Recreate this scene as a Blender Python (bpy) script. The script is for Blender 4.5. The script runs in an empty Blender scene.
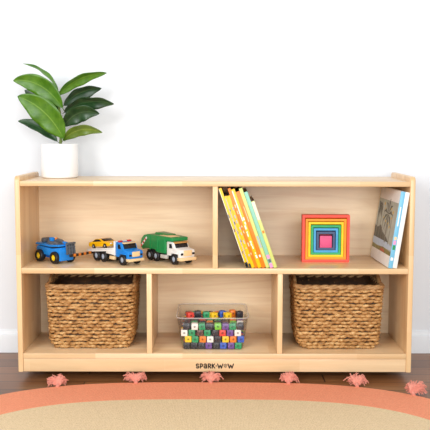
import bpy, bmesh, math, random
from mathutils import Vector, Matrix
random.seed(7)
C = bpy.context.scene.collection
PI = math.pi

# ------------------------------------------------------------------ camera
cam_data = bpy.data.cameras.new('camera')
cam_data.sensor_width = 36.0
cam_data.lens = 849.2 / 430 * 36
cam = bpy.data.objects.new('camera', cam_data)
C.objects.link(cam)
cam.matrix_world = (Matrix.Translation((-0.0023, -2.5766, 0.7736))
                    @ Matrix.Rotation(-0.00088, 4, 'Z')
                    @ Matrix.Rotation(PI / 2 - 0.0998, 4, 'X')
                    @ Matrix.Rotation(0.0021, 4, 'Z'))
bpy.context.scene.camera = cam

# ------------------------------------------------------------------ light
scn = bpy.context.scene
world = bpy.data.worlds.new('soft_daylight')
scn.world = world
world.use_nodes = True
bg = world.node_tree.nodes['Background']
bg.inputs['Color'].default_value = (0.93, 0.96, 1.0, 1)
bg.inputs['Strength'].default_value = 0.5

def area_light(name, loc, target, sx, sy, power, color):
    d = bpy.data.lights.new(name, 'AREA')
    d.shape = 'RECTANGLE'; d.size = sx; d.size_y = sy
    d.energy = power; d.color = color
    o = bpy.data.objects.new(name, d); C.objects.link(o)
    o.location = loc
    o.rotation_euler = (Vector(target) - Vector(loc)).to_track_quat('-Z', 'Y').to_euler()
    return o
area_light('window_daylight', (-1.75, -3.3, 1.45), (0, 0.2, 0.42), 1.3, 1.3, 70, (1.0, 1.0, 0.99))
area_light('front_fill', (0.7, -3.7, 1.15), (0, 0.2, 0.38), 2.2, 1.6, 80, (0.96, 0.985, 1.0))  # added frontal fill that brightens the shelf interior
area_light('overhead_fill', (-0.2, -1.2, 2.45), (0, 0.1, 0.3), 1.6, 1.2, 9, (1.0, 1.0, 1.0))  # added overhead fill to lift the rug and the shelf top

scn.view_settings.view_transform = 'Standard'
scn.view_settings.look = 'None'
scn.view_settings.exposure = 0.0
scn.view_settings.gamma = 1.0
scn.view_settings.use_curve_mapping = False

# ------------------------------------------------------------------ materials
def srgb(r, g, b):
    f = lambda c: c / 12.92 if c <= 0.04045 else ((c + 0.055) / 1.055) ** 2.4
    return (f(r / 255), f(g / 255), f(b / 255), 1)

class NT:
    def __init__(self, name):
        self.m = bpy.data.materials.new(name); self.m.use_nodes = True
        self.t = self.m.node_tree; self.n = self.t.nodes
        self.b = self.n['Principled BSDF']
    def add(self, kind, **kw):
        x = self.n.new(kind)
        for k, v in kw.items(): setattr(x, k, v)
        return x
    def link(self, a, b): self.t.links.new(a, b)
    def coords(self, scale=(1, 1, 1), which='Object', loc=(0, 0, 0), rot=(0, 0, 0)):
        tc = self.add('ShaderNodeTexCoord'); mp = self.add('ShaderNodeMapping')
        mp.inputs['Scale'].default_value = scale; mp.inputs['Location'].default_value = loc
        mp.inputs['Rotation'].default_value = rot
        self.link(tc.outputs[which], mp.inputs['Vector'])
        return mp.outputs['Vector']
    def noise(self, vec, scale, detail=4, rough=0.55, dist=0.0):
        x = self.add('ShaderNodeTexNoise')
        x.inputs['Scale'].default_value = scale; x.inputs['Detail'].default_value = detail
        x.inputs['Roughness'].default_value = rough; x.inputs['Distortion'].default_value = dist
        self.link(vec, x.inputs['Vector'])
        return x.outputs['Fac']
    def ramp(self, fac, stops):
        r = self.add('ShaderNodeValToRGB')
        e = r.color_ramp.elements
        while len(e) < len(stops): e.new(0.5)
        for i, (p, c) in enumerate(stops): e[i].position = p; e[i].color = c
        self.link(fac, r.inputs['Fac'])
        return r.outputs['Color']
    def mix(self, a, b, fac=0.5, mode='MULTIPLY'):
        x = self.add('ShaderNodeMix', data_type='RGBA', blend_type=mode)
        x.inputs[0].default_value = fac if not hasattr(fac, 'links') else 0.5
        if hasattr(fac, 'links'): self.link(fac, x.inputs[0])
        for s, i in ((a, 6), (b, 7)):
            if hasattr(s, 'links'): self.link(s, x.inputs[i])
            else: x.inputs[i].default_value = s
        return x.outputs[2]
    def bump(self, h, strength, dist=0.002):
        x = self.add('ShaderNodeBump')
        x.inputs['Strength'].default_value = strength; x.inputs['Distance'].default_value = dist
        self.link(h, x.inputs['Height']); self.link(x.outputs['Normal'], self.b.inputs['Normal'])

def plain(name, col, rough=0.5, var=0.06, scale=60, metal=0.0, spec=0.5, coat=0.0):
    """a paint or plastic with a slight uneven tone"""
    t = NT(name)
    f = t.noise(t.coords(), scale, 3)
    c = srgb(*col)
    lo = tuple(x * (1 - var) for x in c[:3]) + (1,); hi = tuple(min(1, x * (1 + var)) for x in c[:3]) + (1,)
    t.link(t.ramp(f, [(0.3, lo), (0.7, hi)]), t.b.inputs['Base Color'])
    t.b.inputs['Roughness'].default_value = rough
    t.b.inputs['Metallic'].default_value = metal
    t.b.inputs['Specular IOR Level'].default_value = spec
    t.b.inputs['Coat Weight'].default_value = coat
    return t.m

def wood(name, grain, light, dark, stave=None, rough=0.3, wavy=1.0, seed=0.0):
    """pale hardwood; grain = axis the fibres follow, stave = (length, width) of finger-jointed strips"""
    t = NT(name)
    s = {'X': (1.2, 14, 14), 'Y': (14, 1.2, 14), 'Z': (14, 14, 1.2)}[grain]
    v = t.coords(s, loc=(seed, seed * 0.7, seed * 1.3))
    broad = t.noise(v, 1.0, 3, 0.5, 1.4 * wavy)
    fine = t.noise(v, 7.0, 4, 0.6, 0.3)
    col = t.ramp(broad, [(0.30, srgb(*dark)), (0.52, srgb(*light)), (0.75, srgb(*[min(255, c * 1.02) for c in light]))])
    col = t.mix(col, t.ramp(fine, [(0.3, (0.88, 0.83, 0.78, 1)), (0.62, (1, 1, 1, 1))]), 0.4)
    if stave:
        br = t.add('ShaderNodeTexBrick')
        br.offset = 0.37; br.offset_frequency = 1
        br.inputs['Color1'].default_value = (0.87, 0.78, 0.66, 1)
        br.inputs['Color2'].default_value = (1.0, 1.0, 1.0, 1)
        br.inputs['Mortar'].default_value = (0.97, 0.93, 0.88, 1)
        br.inputs['Scale'].default_value = 1
        br.inputs['Mortar Size'].default_value = 0.0003
        br.inputs['Brick Width'].default_value = stave[0]
        br.inputs['Row Height'].default_value = stave[1]
        tc = t.add('ShaderNodeTexCoord')
        sp = t.add('ShaderNodeSeparateXYZ'); cb = t.add('ShaderNodeCombineXYZ')
        t.link(tc.outputs['Object'], sp.inputs[0])
        a, b = {'X': ('X', 'Y'), 'Y': ('Y', 'X'), 'Z': ('Z', 'Y')}[grain]
        t.link(sp.outputs[a], cb.inputs['X'])
        sm = t.add('ShaderNodeMath', operation='ADD')
        t.link(sp.outputs[b], sm.inputs[0]); sm.inputs[1].default_value = 3.02 + seed * 0.01
        t.link(sm.outputs[0], cb.inputs['Y'])
        t.link(cb.outputs[0], br.inputs['Vector'])
        col = t.mix(col, br.outputs['Color'], 0.85)
    t.link(col, t.b.inputs['Base Color'])
    t.b.inputs['Roughness'].default_value = rough
    t.bump(fine, 0.05, 0.001)
    return t.m

LIGHT, DARK = (240, 212, 170), (222, 184, 136)
M = {}
M['wood_x'] = wood('maple_along', 'X', (240, 211, 170), (228, 193, 148), (0.27, 0.05), seed=2.1)
M['wood_z'] = wood('maple_upright', 'Z', (239, 205, 158), (223, 183, 132), (0.24, 0.045), seed=5.3)
M['wood_back'] = wood('birch_ply', 'X', (241, 217, 182), (231, 201, 163), None, wavy=2.2, seed=1.0)
M['wood_kick'] = wood('maple_kickboard', 'X', (244, 216, 176), (232, 198, 154), (0.42, 0.2), seed=7.7)

def floor_mat():
    t = NT('dark_stained_planks')
    br = t.add('ShaderNodeTexBrick'); br.offset = 0.43
    br.inputs['Scale'].default_value = 1
    br.inputs['Brick Width'].default_value = 1.3; br.inputs['Row Height'].default_value = 0.083
    br.inputs['Mortar Size'].default_value = 0.0022; br.inputs['Mortar Smooth'].default_value = 0.3
    br.inputs['Color1'].default_value = srgb(150, 100, 60); br.inputs['Color2'].default_value = srgb(112, 72, 42)
    br.inputs['Mortar'].default_value = srgb(34, 24, 20)
    t.link(t.coords(loc=(0.4, 0.02, 0)), br.inputs['Vector'])
    g = t.noise(t.coords((1.5, 40, 40)), 3, 5, 0.6, 0.6)
    col = t.mix(br.outputs['Color'], t.ramp(g, [(0.3, (0.62, 0.58, 0.55, 1)), (0.7, (1.1, 1.08, 1.05, 1))]), 0.8)
    t.link(col, t.b.inputs['Base Color'])
    t.b.inputs['Roughness'].default_value = 0.33
    t.bump(br.outputs['Fac'], -0.25, 0.002)
    return t.m
M['floor'] = floor_mat()
M['wall'] = plain('white_wall_paint', (237, 240, 244), 0.75, 0.012, 6)
M['trim'] = plain('white_trim_paint', (238, 241, 244), 0.45, 0.01, 10)
M['ceil'] = plain('ceiling_white_paint', (242, 242, 240), 0.9, 0.01, 6)

def woven(name, base, dark, sc):
    t = NT(name)
    v = t.coords()
    w1 = t.add('ShaderNodeTexWave', bands_direction='X'); w1.inputs['Scale'].default_value = sc
    w2 = t.add('ShaderNodeTexWave', bands_direction='Y'); w2.inputs['Scale'].default_value = sc * 0.7
    for w in (w1, w2):
        w.inputs['Distortion'].default_value = 6.0; w.inputs['Detail'].default_value = 2
        w.inputs['Detail Scale'].default_value = 3
        t.link(v, w.inputs['Vector'])
    h = t.mix(w1.outputs['Color'], w2.outputs['Color'], 0.5, 'MIX')
    n = t.noise(v, 230, 3, 0.7)
    c = t.mix(t.ramp(h, [(0.15, srgb(*dark)), (0.65, srgb(*base))]),
              t.ramp(n, [(0.3, (0.82, 0.80, 0.78, 1)), (0.65, (1, 1, 1, 1))]), 0.8)
    t.link(c, t.b.inputs['Base Color'])
    t.b.inputs['Roughness'].default_value = 0.95
    t.b.inputs['Specular IOR Level'].default_value = 0.1
    t.bump(h, 0.5, 0.002)
    return t.m
M['coral'] = woven('coral_cotton_weave', (255, 170, 132), (248, 150, 114), 75)
M['jute'] = woven('natural_jute_weave', (244, 218, 178), (226, 198, 154), 75)
M['tassel'] = plain('coral_cotton_yarn', (222, 148, 130), 0.95, 0.14, 160, spec=0.1)

def straw(name, c0, c1, c2):
    t = NT(name)
    n1 = t.noise(t.coords((1, 1, 2.2)), 46, 3, 0.6, 0.5)
    n2 = t.noise(t.coords((1, 1, 3)), 210, 3, 0.6)
    c = t.ramp(n1, [(0.30, srgb(*c0)), (0.5, srgb(*c1)), (0.72, srgb(*c2))])
    c = t.mix(c, t.ramp(n2, [(0.3, (0.55, 0.50, 0.44, 1)), (0.6, (1, 1, 1, 1))]), 0.8)
    t.link(c, t.b.inputs['Base Color'])
    t.b.inputs['Roughness'].default_value = 0.6
    return t.m
M['straw'] = straw('seagrass_strand', (142, 94, 46), (196, 146, 86), (236, 196, 136))
M['straw_rim'] = straw('seagrass_rim', (148, 104, 60), (186, 142, 92), (214, 176, 126))
M['straw_shade'] = straw('seagrass_shade', (46, 28, 14), (78, 50, 26), (104, 70, 38))  # darker straw, shade inside the basket and between stitches put into the colour

def leaf_mat(name, a, b, vein):
    t = NT(name)
    tc = t.add('ShaderNodeTexCoord'); sp = t.add('ShaderNodeSeparateXYZ')
    t.link(tc.outputs['UV'], sp.inputs[0])
    def mth(op, x, y=None):
        m = t.add('ShaderNodeMath', operation=op)
        for i, q in enumerate((x, y)):
            if q is None: continue
            if hasattr(q, 'links'): t.link(q, m.inputs[i])
            else: m.inputs[i].default_value = q
        return m.outputs[0]
    d = mth('ABSOLUTE', mth('SUBTRACT', sp.outputs['Y'], 0.5))          # distance to the midrib
    mid = mth('MULTIPLY', mth('LESS_THAN', d, 0.02), 0.6)
    side = mth('FRACT', mth('MULTIPLY', mth('SUBTRACT', sp.outputs['X'], mth('MULTIPLY', d, 0.45)), 7.0))
    side = mth('MULTIPLY', mth('LESS_THAN', side, 0.07), 0.16)
    v = mth('MAXIMUM', mid, side)
    n = t.noise(t.coords(), 35, 3)
    c = t.mix(t.ramp(n, [(0.35, srgb(*a)), (0.65, srgb(*b))]), srgb(*vein), v, 'MIX')
    t.link(c, t.b.inputs['Base Color'])
    t.b.inputs['Roughness'].default_value = 0.36
    t.b.inputs['Subsurface Weight'].default_value = 0.0
    t.bump(v, 0.25, 0.001)
    return t.m
M['leaf_young'] = leaf_mat('leaf_bright_green', (62, 108, 16), (86, 132, 26), (132, 168, 62))
M['leaf_old'] = leaf_mat('leaf_dark_green', (24, 54, 24), (38, 74, 34), (78, 108, 68))
M['leaf_olive'] = leaf_mat('leaf_olive_green', (80, 106, 24), (102, 124, 36), (160, 174, 84))
M['stem'] = plain('green_stem', (104, 122, 48), 0.6, 0.15)
M['pot'] = plain('white_glazed_pot', (246, 244, 242), 0.35, 0.008, 12)
M['soil'] = plain('dark_potting_soil', (58, 44, 34), 0.95, 0.3, 200)

COL = dict(blue=(22, 134, 224), deep_blue=(24, 90, 178), grey=(92, 96, 102), black=(24, 24, 26), yellow=(250, 208, 20),
           orange=(236, 132, 26), white=(240, 238, 234), light_grey=(168, 178, 192), cream=(238, 206, 156), red=(214, 42, 42),
           green=(30, 138, 74), car_yellow=(246, 186, 18), glass=(30, 32, 38), silver=(196, 190, 182),
           brown=(104, 72, 66), lime=(122, 204, 60), purple=(112, 72, 146), cube_green=(38, 152, 96), cube_blue=(52, 92, 190),
           cube_red=(230, 72, 60), cube_orange=(244, 132, 36), cube_yellow=(250, 206, 40), cube_black=(48, 46, 54), cube_white=(244, 238, 228),
           box_red=(244, 84, 66), box_orange=(248, 152, 32), box_yellow=(252, 208, 22), box_green=(52, 170, 104),
           box_blue=(74, 164, 216), box_navy=(64, 84, 118), box_pink=(222, 84, 132),
           book_yellow=(246, 194, 6), book_orange=(242, 128, 12), book_lime=(208, 216, 120), book_mint=(140, 202, 176),
           book_cream=(240, 226, 204), paper=(244, 240, 230), sky=(120, 190, 222), pink=(244, 150, 196))
def K(n, rough=0.4):
    k = 'c_' + n
    if k not in M:
        wooden = n.startswith('box_'); M[k] = plain(n + ('_stained_wood' if wooden else '_plastic' if not n.startswith('book') else '_card'),
                                                     COL[n], 0.55 if wooden else rough, 0.09 if wooden else 0.05, 40)
    return M[k]

def clear_plastic(name='clear_plastic', haze=0.0):
    t = NT(name)
    tr = t.add('ShaderNodeBsdfTransparent'); tr.inputs[0].default_value = (0.985, 0.985, 0.985, 1)
    gl = t.add('ShaderNodeBsdfGlossy'); gl.inputs['Roughness'].default_value = 0.22
    lw = t.add('ShaderNodeLayerWeight'); lw.inputs['Blend'].default_value = 0.5
    pw = t.add('ShaderNodeMath', operation='POWER'); t.link(lw.outputs['Facing'], pw.inputs[0]); pw.inputs[1].default_value = 3.0
    n = t.noise(t.coords(), 9, 2)
    ad = t.add('ShaderNodeMath', operation='MULTIPLY'); t.link(n, ad.inputs[0]); ad.inputs[1].default_value = 0.03
    a2 = t.add('ShaderNodeMath', operation='MULTIPLY_ADD'); t.link(pw.outputs[0], a2.inputs[0]); a2.inputs[1].default_value = 0.45
    t.link(ad.outputs[0], a2.inputs[2])
    mx = t.add('ShaderNodeMixShader')
    t.link(a2.outputs[0], mx.inputs[0]); t.link(tr.outputs[0], mx.inputs[1]); t.link(gl.outputs[0], mx.inputs[2])
    out = mx.outputs[0]
    if haze:
        df = t.add('ShaderNodeBsdfTranslucent'); df.inputs[0].default_value = (0.95, 0.95, 0.95, 1)
        d2 = t.add('ShaderNodeBsdfDiffuse'); d2.inputs[0].default_value = (0.95, 0.95, 0.95, 1)
        m1 = t.add('ShaderNodeMixShader'); m1.inputs[0].default_value = 0.5
        t.link(df.outputs[0], m1.inputs[1]); t.link(d2.outputs[0], m1.inputs[2])
        m2 = t.add('ShaderNodeMixShader'); m2.inputs[0].default_value = haze
        t.link(out, m2.inputs[1]); t.link(m1.outputs[0], m2.inputs[2]); out = m2.outputs[0]
    t.link(out, t.n['Material Output'].inputs['Surface'])
    return t.m
M['clear_rim'] = clear_plastic('clear_plastic_rim', 0.3)
M['clear'] = clear_plastic('clear_plastic', 0.01)

# ------------------------------------------------------------------ mesh helpers
def obj(name, bm, mat, parent=None, angle=35):
    me = bpy.data.meshes.new(name)
    bmesh.ops.recalc_face_normals(bm, faces=bm.faces)
    for f in bm.faces: f.smooth = True
    bm.to_mesh(me); bm.free()
    me.set_sharp_from_angle(angle=math.radians(angle))
    for m in (mat if isinstance(mat, (list, tuple)) else [mat]): me.materials.append(m)
    o = bpy.data.objects.new(name, me); C.objects.link(o)
    if parent is not None: o.parent = parent
    return o
def thing(name, label, cat, loc=(0, 0, 0), rot=(0, 0, 0), group=None):
    o = bpy.data.objects.new(name, None); C.objects.link(o)
    o.empty_display_size = 0.05
    o.location = loc; o.rotation_euler = rot
    return tag(o, label, cat, group)
def tag(o, label, cat, group=None):
    o['label'] = label; o['category'] = cat
    if group: o['group'] = group
    return o
def structure(name, bm, mat):
    o = obj(name, bm, mat); o['kind'] = 'structure'
    return o
def merge(bm, tmp, mi=0):
    for f in tmp.faces: f.material_index = mi
    me = bpy.data.meshes.new('tmp'); tmp.to_mesh(me); tmp.free()
    bm.from_mesh(me); bpy.data.meshes.remove(me)
def add_box(bm, c, s, bev=0.0, rot=None, mi=0, seg=2):
    t = bmesh.new()
    bmesh.ops.create_cube(t, size=1, matrix=Matrix.Diagonal((s[0], s[1], s[2], 1)))
    if bev: bmesh.ops.bevel(t, geom=t.edges[:], offset=bev, segments=seg, affect='EDGES', profile=0.5)
    m = Matrix.Translation(c)
    if rot is not None: m = m @ rot
    bmesh.ops.transform(t, matrix=m, verts=t.verts)
    merge(bm, t, mi); return bm
def add_prism(bm, pts, y0, y1, bev=0.0, mi=0, seg=2):
    """outline in X-Z pushed along Y"""
    t = bmesh.new()
    a = [t.verts.new((x, y0, z)) for x, z in pts]
    f = t.faces.new(a)
    r = bmesh.ops.extrude_face_region(t, geom=[f])
    bmesh.ops.translate(t, vec=(0, y1 - y0, 0), verts=[v for v in r['geom'] if isinstance(v, bmesh.types.BMVert)])
    bmesh.ops.recalc_face_normals(t, faces=t.faces)
    if bev: bmesh.ops.bevel(t, geom=t.edges[:], offset=bev, segments=seg, affect='EDGES', profile=0.5)
    merge(bm, t, mi); return bm
def add_cyl(bm, p0, p1, r0, r1=None, n=16, mi=0, bev=0.0):
    r1 = r0 if r1 is None else r1
    p0, p1 = Vector(p0), Vector(p1); d = p1 - p0
    t = bmesh.new()
    bmesh.ops.create_cone(t, cap_ends=True, segments=n, radius1=r0, radius2=r1, depth=d.length)
    if bev:
        ed = [e for e in t.edges if len(e.link_faces) == 2 and any(len(f.verts) > 4 for f in e.link_faces)]
        bmesh.ops.bevel(t, geom=ed, offset=bev, segments=2, affect='EDGES', profile=0.5)
    bmesh.ops.transform(t, matrix=Matrix.Translation((p0 + p1) / 2) @ d.to_track_quat('Z', 'Y').to_matrix().to_4x4(), verts=t.verts)
    merge(bm, t, mi); return bm
def add_lathe(bm, prof, c=(0, 0, 0), n=40, mi=0):
    rings = []
    for r, z in prof:
        if r < 1e-6: rings.append([bm.verts.new((c[0], c[1], c[2] + z))] * n)
        else: rings.append([bm.verts.new((c[0] + r * math.cos(2 * PI * i / n), c[1] + r * math.sin(2 * PI * i / n), c[2] + z)) for i in range(n)])
    for a, b in zip(rings, rings[1:]):
        for i in range(n):
            vs = []
            for v in (a[i], a[(i + 1) % n], b[(i + 1) % n], b[i]):
                if v not in vs: vs.append(v)
            if len(vs) > 2: bm.faces.new(vs).material_index = mi
    return bm
def add_tube(bm, pts, r, n=8, closed=False, mi=0, rad=None):
    pts = [Vector(p) for p in pts]; N = len(pts); rings = []
    up = Vector((0.13, 0.21, 1)).normalized()
    for i, p in enumerate(pts):
        if closed: t = pts[(i + 1) % N] - pts[i - 1]
        else: t = pts[min(i + 1, N - 1)] - pts[max(i - 1, 0)]
        t.normalize()
        s = t.cross(up)
        if s.length < 0.05: s = t.cross(Vector((1, 0, 0)))
        s.normalize(); u = s.cross(t)
        q = r if rad is None else rad[i]
        rings.append([bm.verts.new(p + s * q * math.cos(2 * PI * k / n) + u * q * math.sin(2 * PI * k / n)) for k in range(n)])
    for i in range(N if closed else N - 1):
        a, b = rings[i], rings[(i + 1) % N]
        for k in range(n):
            bm.faces.new((a[k], a[(k + 1) % n], b[(k + 1) % n], b[k])).material_index = mi
    if not closed:
        bm.faces.new(rings[0][::-1]).material_index = mi; bm.faces.new(rings[-1]).material_index = mi
    return bm
def B(*boxes):
    bm = bmesh.new()
    for b in boxes: add_box(bm, *b)
    return bm
def rx(a): return Matrix.Rotation(math.radians(a), 4, 'X')
def ry(a): return Matrix.Rotation(math.radians(a), 4, 'Y')
def rz(a): return Matrix.Rotation(math.radians(a), 4, 'Z')

# ------------------------------------------------------------------ the setting
structure('floor', B(((0, -1.6, -0.05), (6.0, 4.2, 0.1))), M['floor'])
structure('wall_back', B(((0, 0.384, 1.3), (6.0, 0.1, 2.6))), M['wall'])
bb = bmesh.new()
prof = [(0.334, 0), (0.3215, 0), (0.3215, 0.058), (0.3225, 0.062), (0.3265, 0.065), (0.3275, 0.070), (0.3305, 0.0765), (0.334, 0.078)]
va = [[bb.verts.new((x, y, z)) for y, z in prof] for x in (-3, 3)]
for i in range(len(prof)):
    j = (i + 1) % len(prof); bb.faces.new((va[0][i], va[0][j], va[1][j], va[1][i]))
bb.faces.new(va[0]); bb.faces.new(va[1])
structure('baseboard_back', bb, M['trim'])

# ------------------------------------------------------------------ the storage shelf
W, D, T, Z0, H = 0.61, 0.2781, 0.0161, 0.025, 0.6331
ZT1, ZT0, ZM1, ZM0, ZB1, ZB0 = 0.6181, 0.6027, 0.3510, 0.3336, 0.0834, 0.0669
XD = (0.0007, -0.2021, 0.2011)
shelf = thing('storage_shelf', 'low pale wood storage shelf with five open compartments standing against the white wall', 'shelf', (0, 0, 0))
IN = W - T
for s in (-1, 1):
    bm = bmesh.new()
    t = bmesh.new()
    rr = 0.014
    out = [(0.0, Z0), (0.0, H - rr)] + [(rr - rr * math.cos(a), H - rr + rr * math.sin(a)) for a in (PI / 8, PI / 4, 3 * PI / 8)] + [(rr, H)]
    out += [(0.290 - rr, H)] + [(0.290 - rr + rr * math.sin(a), H - rr + rr * math.cos(a)) for a in (PI / 8, PI / 4, 3 * PI / 8)] + [(0.290, H - rr), (0.290, Z0)]
    x0, x1 = sorted((s * W, s * IN))
    a = [t.verts.new((x0, y, z)) for y, z in out]; b = [t.verts.new((x1, y, z)) for y, z in out]
    for i in range(len(out)):
        j = (i + 1) % len(out); t.faces.new((a[i], a[j], b[j], b[i]))
    fa, fb = t.faces.new(a), t.faces.new(b)
    bmesh.ops.recalc_face_normals(t, faces=t.faces)
    bmesh.ops.bevel(t, geom=list(set(fa.edges[:] + fb.edges[:])), offset=0.0025, segments=3, affect='EDGES', profile=0.5)
    merge(bm, t)
    obj('side_panel', bm, M['wood_z'], shelf)
def board(name, z0, z1, y0=0.0, y1=D, mat='wood_x', x0=-IN, x1=IN, bev=0.0015):
    return obj(name, B((((x0 + x1) / 2, (y0 + y1) / 2, (z0 + z1) / 2), (x1 - x0, y1 - y0, z1 - z0), bev)), M[mat], shelf)
board('top_board', ZT0, ZT1, y1=0.288)
board('middle_shelf', ZM0, ZM1)
board('bottom_shelf', ZB0, ZB1)
kick = board('kickboard', Z0, ZB0 - 0.0006, 0.003, 0.019, 'wood_kick')
obj('back_panel', B(((0, D + 0.004, (Z0 + ZT0) / 2 + 0.01), (2 * IN, 0.008, ZT0 - Z0 - 0.02), 0.0)), M['wood_back'], shelf)
board('divider', ZM1, ZT0, x0=XD[0] - T / 2, x1=XD[0] + T / 2, mat='wood_z')
for xd in XD[1:]: board('divider', ZB1, ZM0, x0=xd - T / 2, x1=xd + T / 2, mat='wood_z')
for x in (-0.54, 0.54):
    for y in (0.09, 0.24):
        bm = B(((x, y, ZB0 - 0.002), (0.05, 0.05, 0.004), 0.001), ((x - 0.012, y, ZB0 - 0.022), (0.003, 0.022, 0.038), 0.001), ((x + 0.012, y, ZB0 - 0.022), (0.003, 0.022, 0.038), 0.001))
        c = obj('caster', bm, K('silver'), shelf)
        bm = bmesh.new(); add_cyl(bm, (x - 0.0095, y, 0.0205), (x + 0.0095, y, 0.0205), 0.0205, n=24, bev=0.002)
        obj('wheel', bm, K('black'), c)
# branding on the kickboard
lm = plain('black_print', (20, 18, 18), 0.6)
def arc(cx, cz, rx_, rz_, a0, a1, n=10):
    return [(cx + rx_ * math.cos(math.radians(a0 + (a1 - a0) * i / n)), cz + rz_ * math.sin(math.radians(a0 + (a1 - a0) * i / n))) for i in range(n + 1)]
GLYPH = {                                                               # strokes in a unit box
 'S': [arc(0.5, 0.74, 0.42, 0.26, 25, 255) + arc(0.5, 0.25, 0.44, 0.25, 80, -155)],
 'P': [[(0.08, 0), (0.08, 1)], [(0.08, 1), (0.5, 1)] + arc(0.5, 0.70, 0.42, 0.30, 90, -90) + [(0.08, 0.40)]],
 'a': [arc(0.45, 0.70, 0.42, 0.30, 150, 0) + [(0.87, 0.0)], arc(0.42, 0.27, 0.40, 0.27, 0, 360, 16)],
 'R': [[(0.08, 0), (0.08, 1)], [(0.08, 1), (0.5, 1)] + arc(0.5, 0.73, 0.38, 0.27, 90, -90) + [(0.08, 0.46)], [(0.45, 0.46), (0.92, 0.0)]],
 'K': [[(0.08, 0), (0.08, 1)], [(0.9, 1), (0.12, 0.46)], [(0.32, 0.60), (0.94, 0.0)]],
 'W': [[(0.0, 1), (0.26, 0.0), (0.5, 0.72), (0.74, 0.0), (1.0, 1)]]}
bm = bmesh.new()
zl, cap = 0.0372, 0.0128
def glyph(ch, x0, w, r=0.00175):
    for st in GLYPH[ch]:
        pts = [(x0 + u * w, zl + v * cap) for u, v in st]
        for p, q in zip(pts, pts[1:]):
            L = math.hypot(q[0] - p[0], q[1] - p[1])
            add_box(bm, ((p[0] + q[0]) / 2, 0.0028, (p[1] + q[1]) / 2), (L, 0.0006, 2 * r), 0, ry(-math.degrees(math.atan2(q[1] - p[1], q[0] - p[0]))))
        for p in pts: add_cyl(bm, (p[0], 0.0031, p[1]), (p[0], 0.0025, p[1]), r, n=12)
for ch, x0, w in (('S', -0.0576, 0.0085), ('P', -0.0452, 0.0085), ('a', -0.0333, 0.0090), ('R', -0.0205, 0.0090), ('K', -0.0083, 0.0088), ('W', 0.0090, 0.0162), ('W', 0.0414, 0.0168)):
    glyph(ch, x0, w)
add_cyl(bm, (0.0046, 0.0031, zl + 0.0065), (0.0046, 0.0026, zl + 0.0065), 0.0021, n=14)
for k in range(8):
    a = k * PI / 4
    c = Vector((0.0333 + 0.0042 * math.cos(a), 0.0028, zl + 0.0075 + 0.0048 * math.sin(a)))
    add_box(bm, c, (0.0042, 0.0006, 0.0017), 0.0, ry(-math.degrees(a)))
add_cyl(bm, (0.0333, 0.0031, zl + 0.0075), (0.0333, 0.0026, zl + 0.0075), 0.0013, n=12)
obj('logo', bm, lm, kick)['label'] = 'black lettering on the kickboard'

# ------------------------------------------------------------------ rug
rug = thing('round_rug', 'large rounded natural jute rug with a coral border and coral tassels on the dark floor', 'rug', (-0.02, -0.99, 0))
def superell(a, b, n, N=220):
    out = []
    for i in range(N):
        t = 2 * PI * i / N; c, s = math.cos(t), math.sin(t)
        out.append((a * math.copysign(abs(c) ** (2 / n), c), b * math.copysign(abs(s) ** (2 / n), s)))
    return out
OUT = superell(0.83, 0.95, 3.2); INN = [(x, y - 0.019) for x, y in superell(0.72, 0.80, 3.2)]
bm = bmesh.new()
lay = [(1.0, 0.0), (1.0, 0.003), (0.997, 0.0055)]
rings = [[bm.verts.new((x * k, y * k, z)) for x, y in OUT] for k, z in lay]
rings.append([bm.verts.new((x, y, 0.006)) for x, y in INN]); rings.append([bm.verts.new((x, y, 0.0)) for x, y in INN])
N = len(OUT)
for a, b in zip(rings, rings[1:] + rings[:1]):
    for i in range(N): bm.faces.new((a[i], a[(i + 1) % N], b[(i + 1) % N], b[i]))
obj('border', bm, M['coral'], rug)['label'] = 'coral border band'
bm = bmesh.new()
r0 = [bm.verts.new((x * 0.9995, y * 0.9995, 0.0)) for x, y in INN]; r1 = [bm.verts.new((x * 0.9995, y * 0.9995, 0.006)) for x, y in INN]
for i in range(N): bm.faces.new((r0[i], r0[(i + 1) % N], r1[(i + 1) % N], r1[i]))
bm.faces.new(r1); bm.faces.new(r0)
obj('center_field', bm, M['jute'], rug)['label'] = 'beige woven middle'
def tassel(x, y, ang, size, lift, seed):
    """a knot at the rug's edge with loose yarn ends fanned out over the floor"""
    rnd = random.Random(seed); bm = bmesh.new()
    base = Vector((x, y, 0.006))
    add_cyl(bm, base + Vector((0, -0.006, 0)), base + Vector((0, 0.006, 0.004)), 0.005, 0.007, n=10)
    for k in range(230):
        th = math.radians(ang) + rnd.uniform(-1.0, 1.0); el = rnd.uniform(0.0, 0.85) * lift
        L = size * rnd.uniform(0.55, 0.98)
        d = Vector((math.sin(th) * math.cos(el), math.cos(th) * math.cos(el) * 0.8, math.sin(el) * 0.95))
        ph = rnd.uniform(0, 6); ox, oz = rnd.uniform(-0.009, 0.009), rnd.uniform(0, 0.008); pts, rad = [], []
        for i in range(6):
            f = i / 5
            p = base + Vector((ox, 0.003, 0.003 + oz)) + d * L * f
            p.z += 0.007 * math.sin(PI * f) - 0.007 * f * f
            p += Vector((math.sin(f * 6 + ph), math.cos(f * 5 + ph), math.sin(f * 7 + ph))) * 0.0024 * f
            p.z = max(p.z, 0.0022); pts.append(p); rad.append(0.0017 * (1 - 0.2 * f))
        add_tube(bm, pts, 0.0018, 4, rad=rad)
    obj('tassel', bm, M['tassel'], rug)
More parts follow.
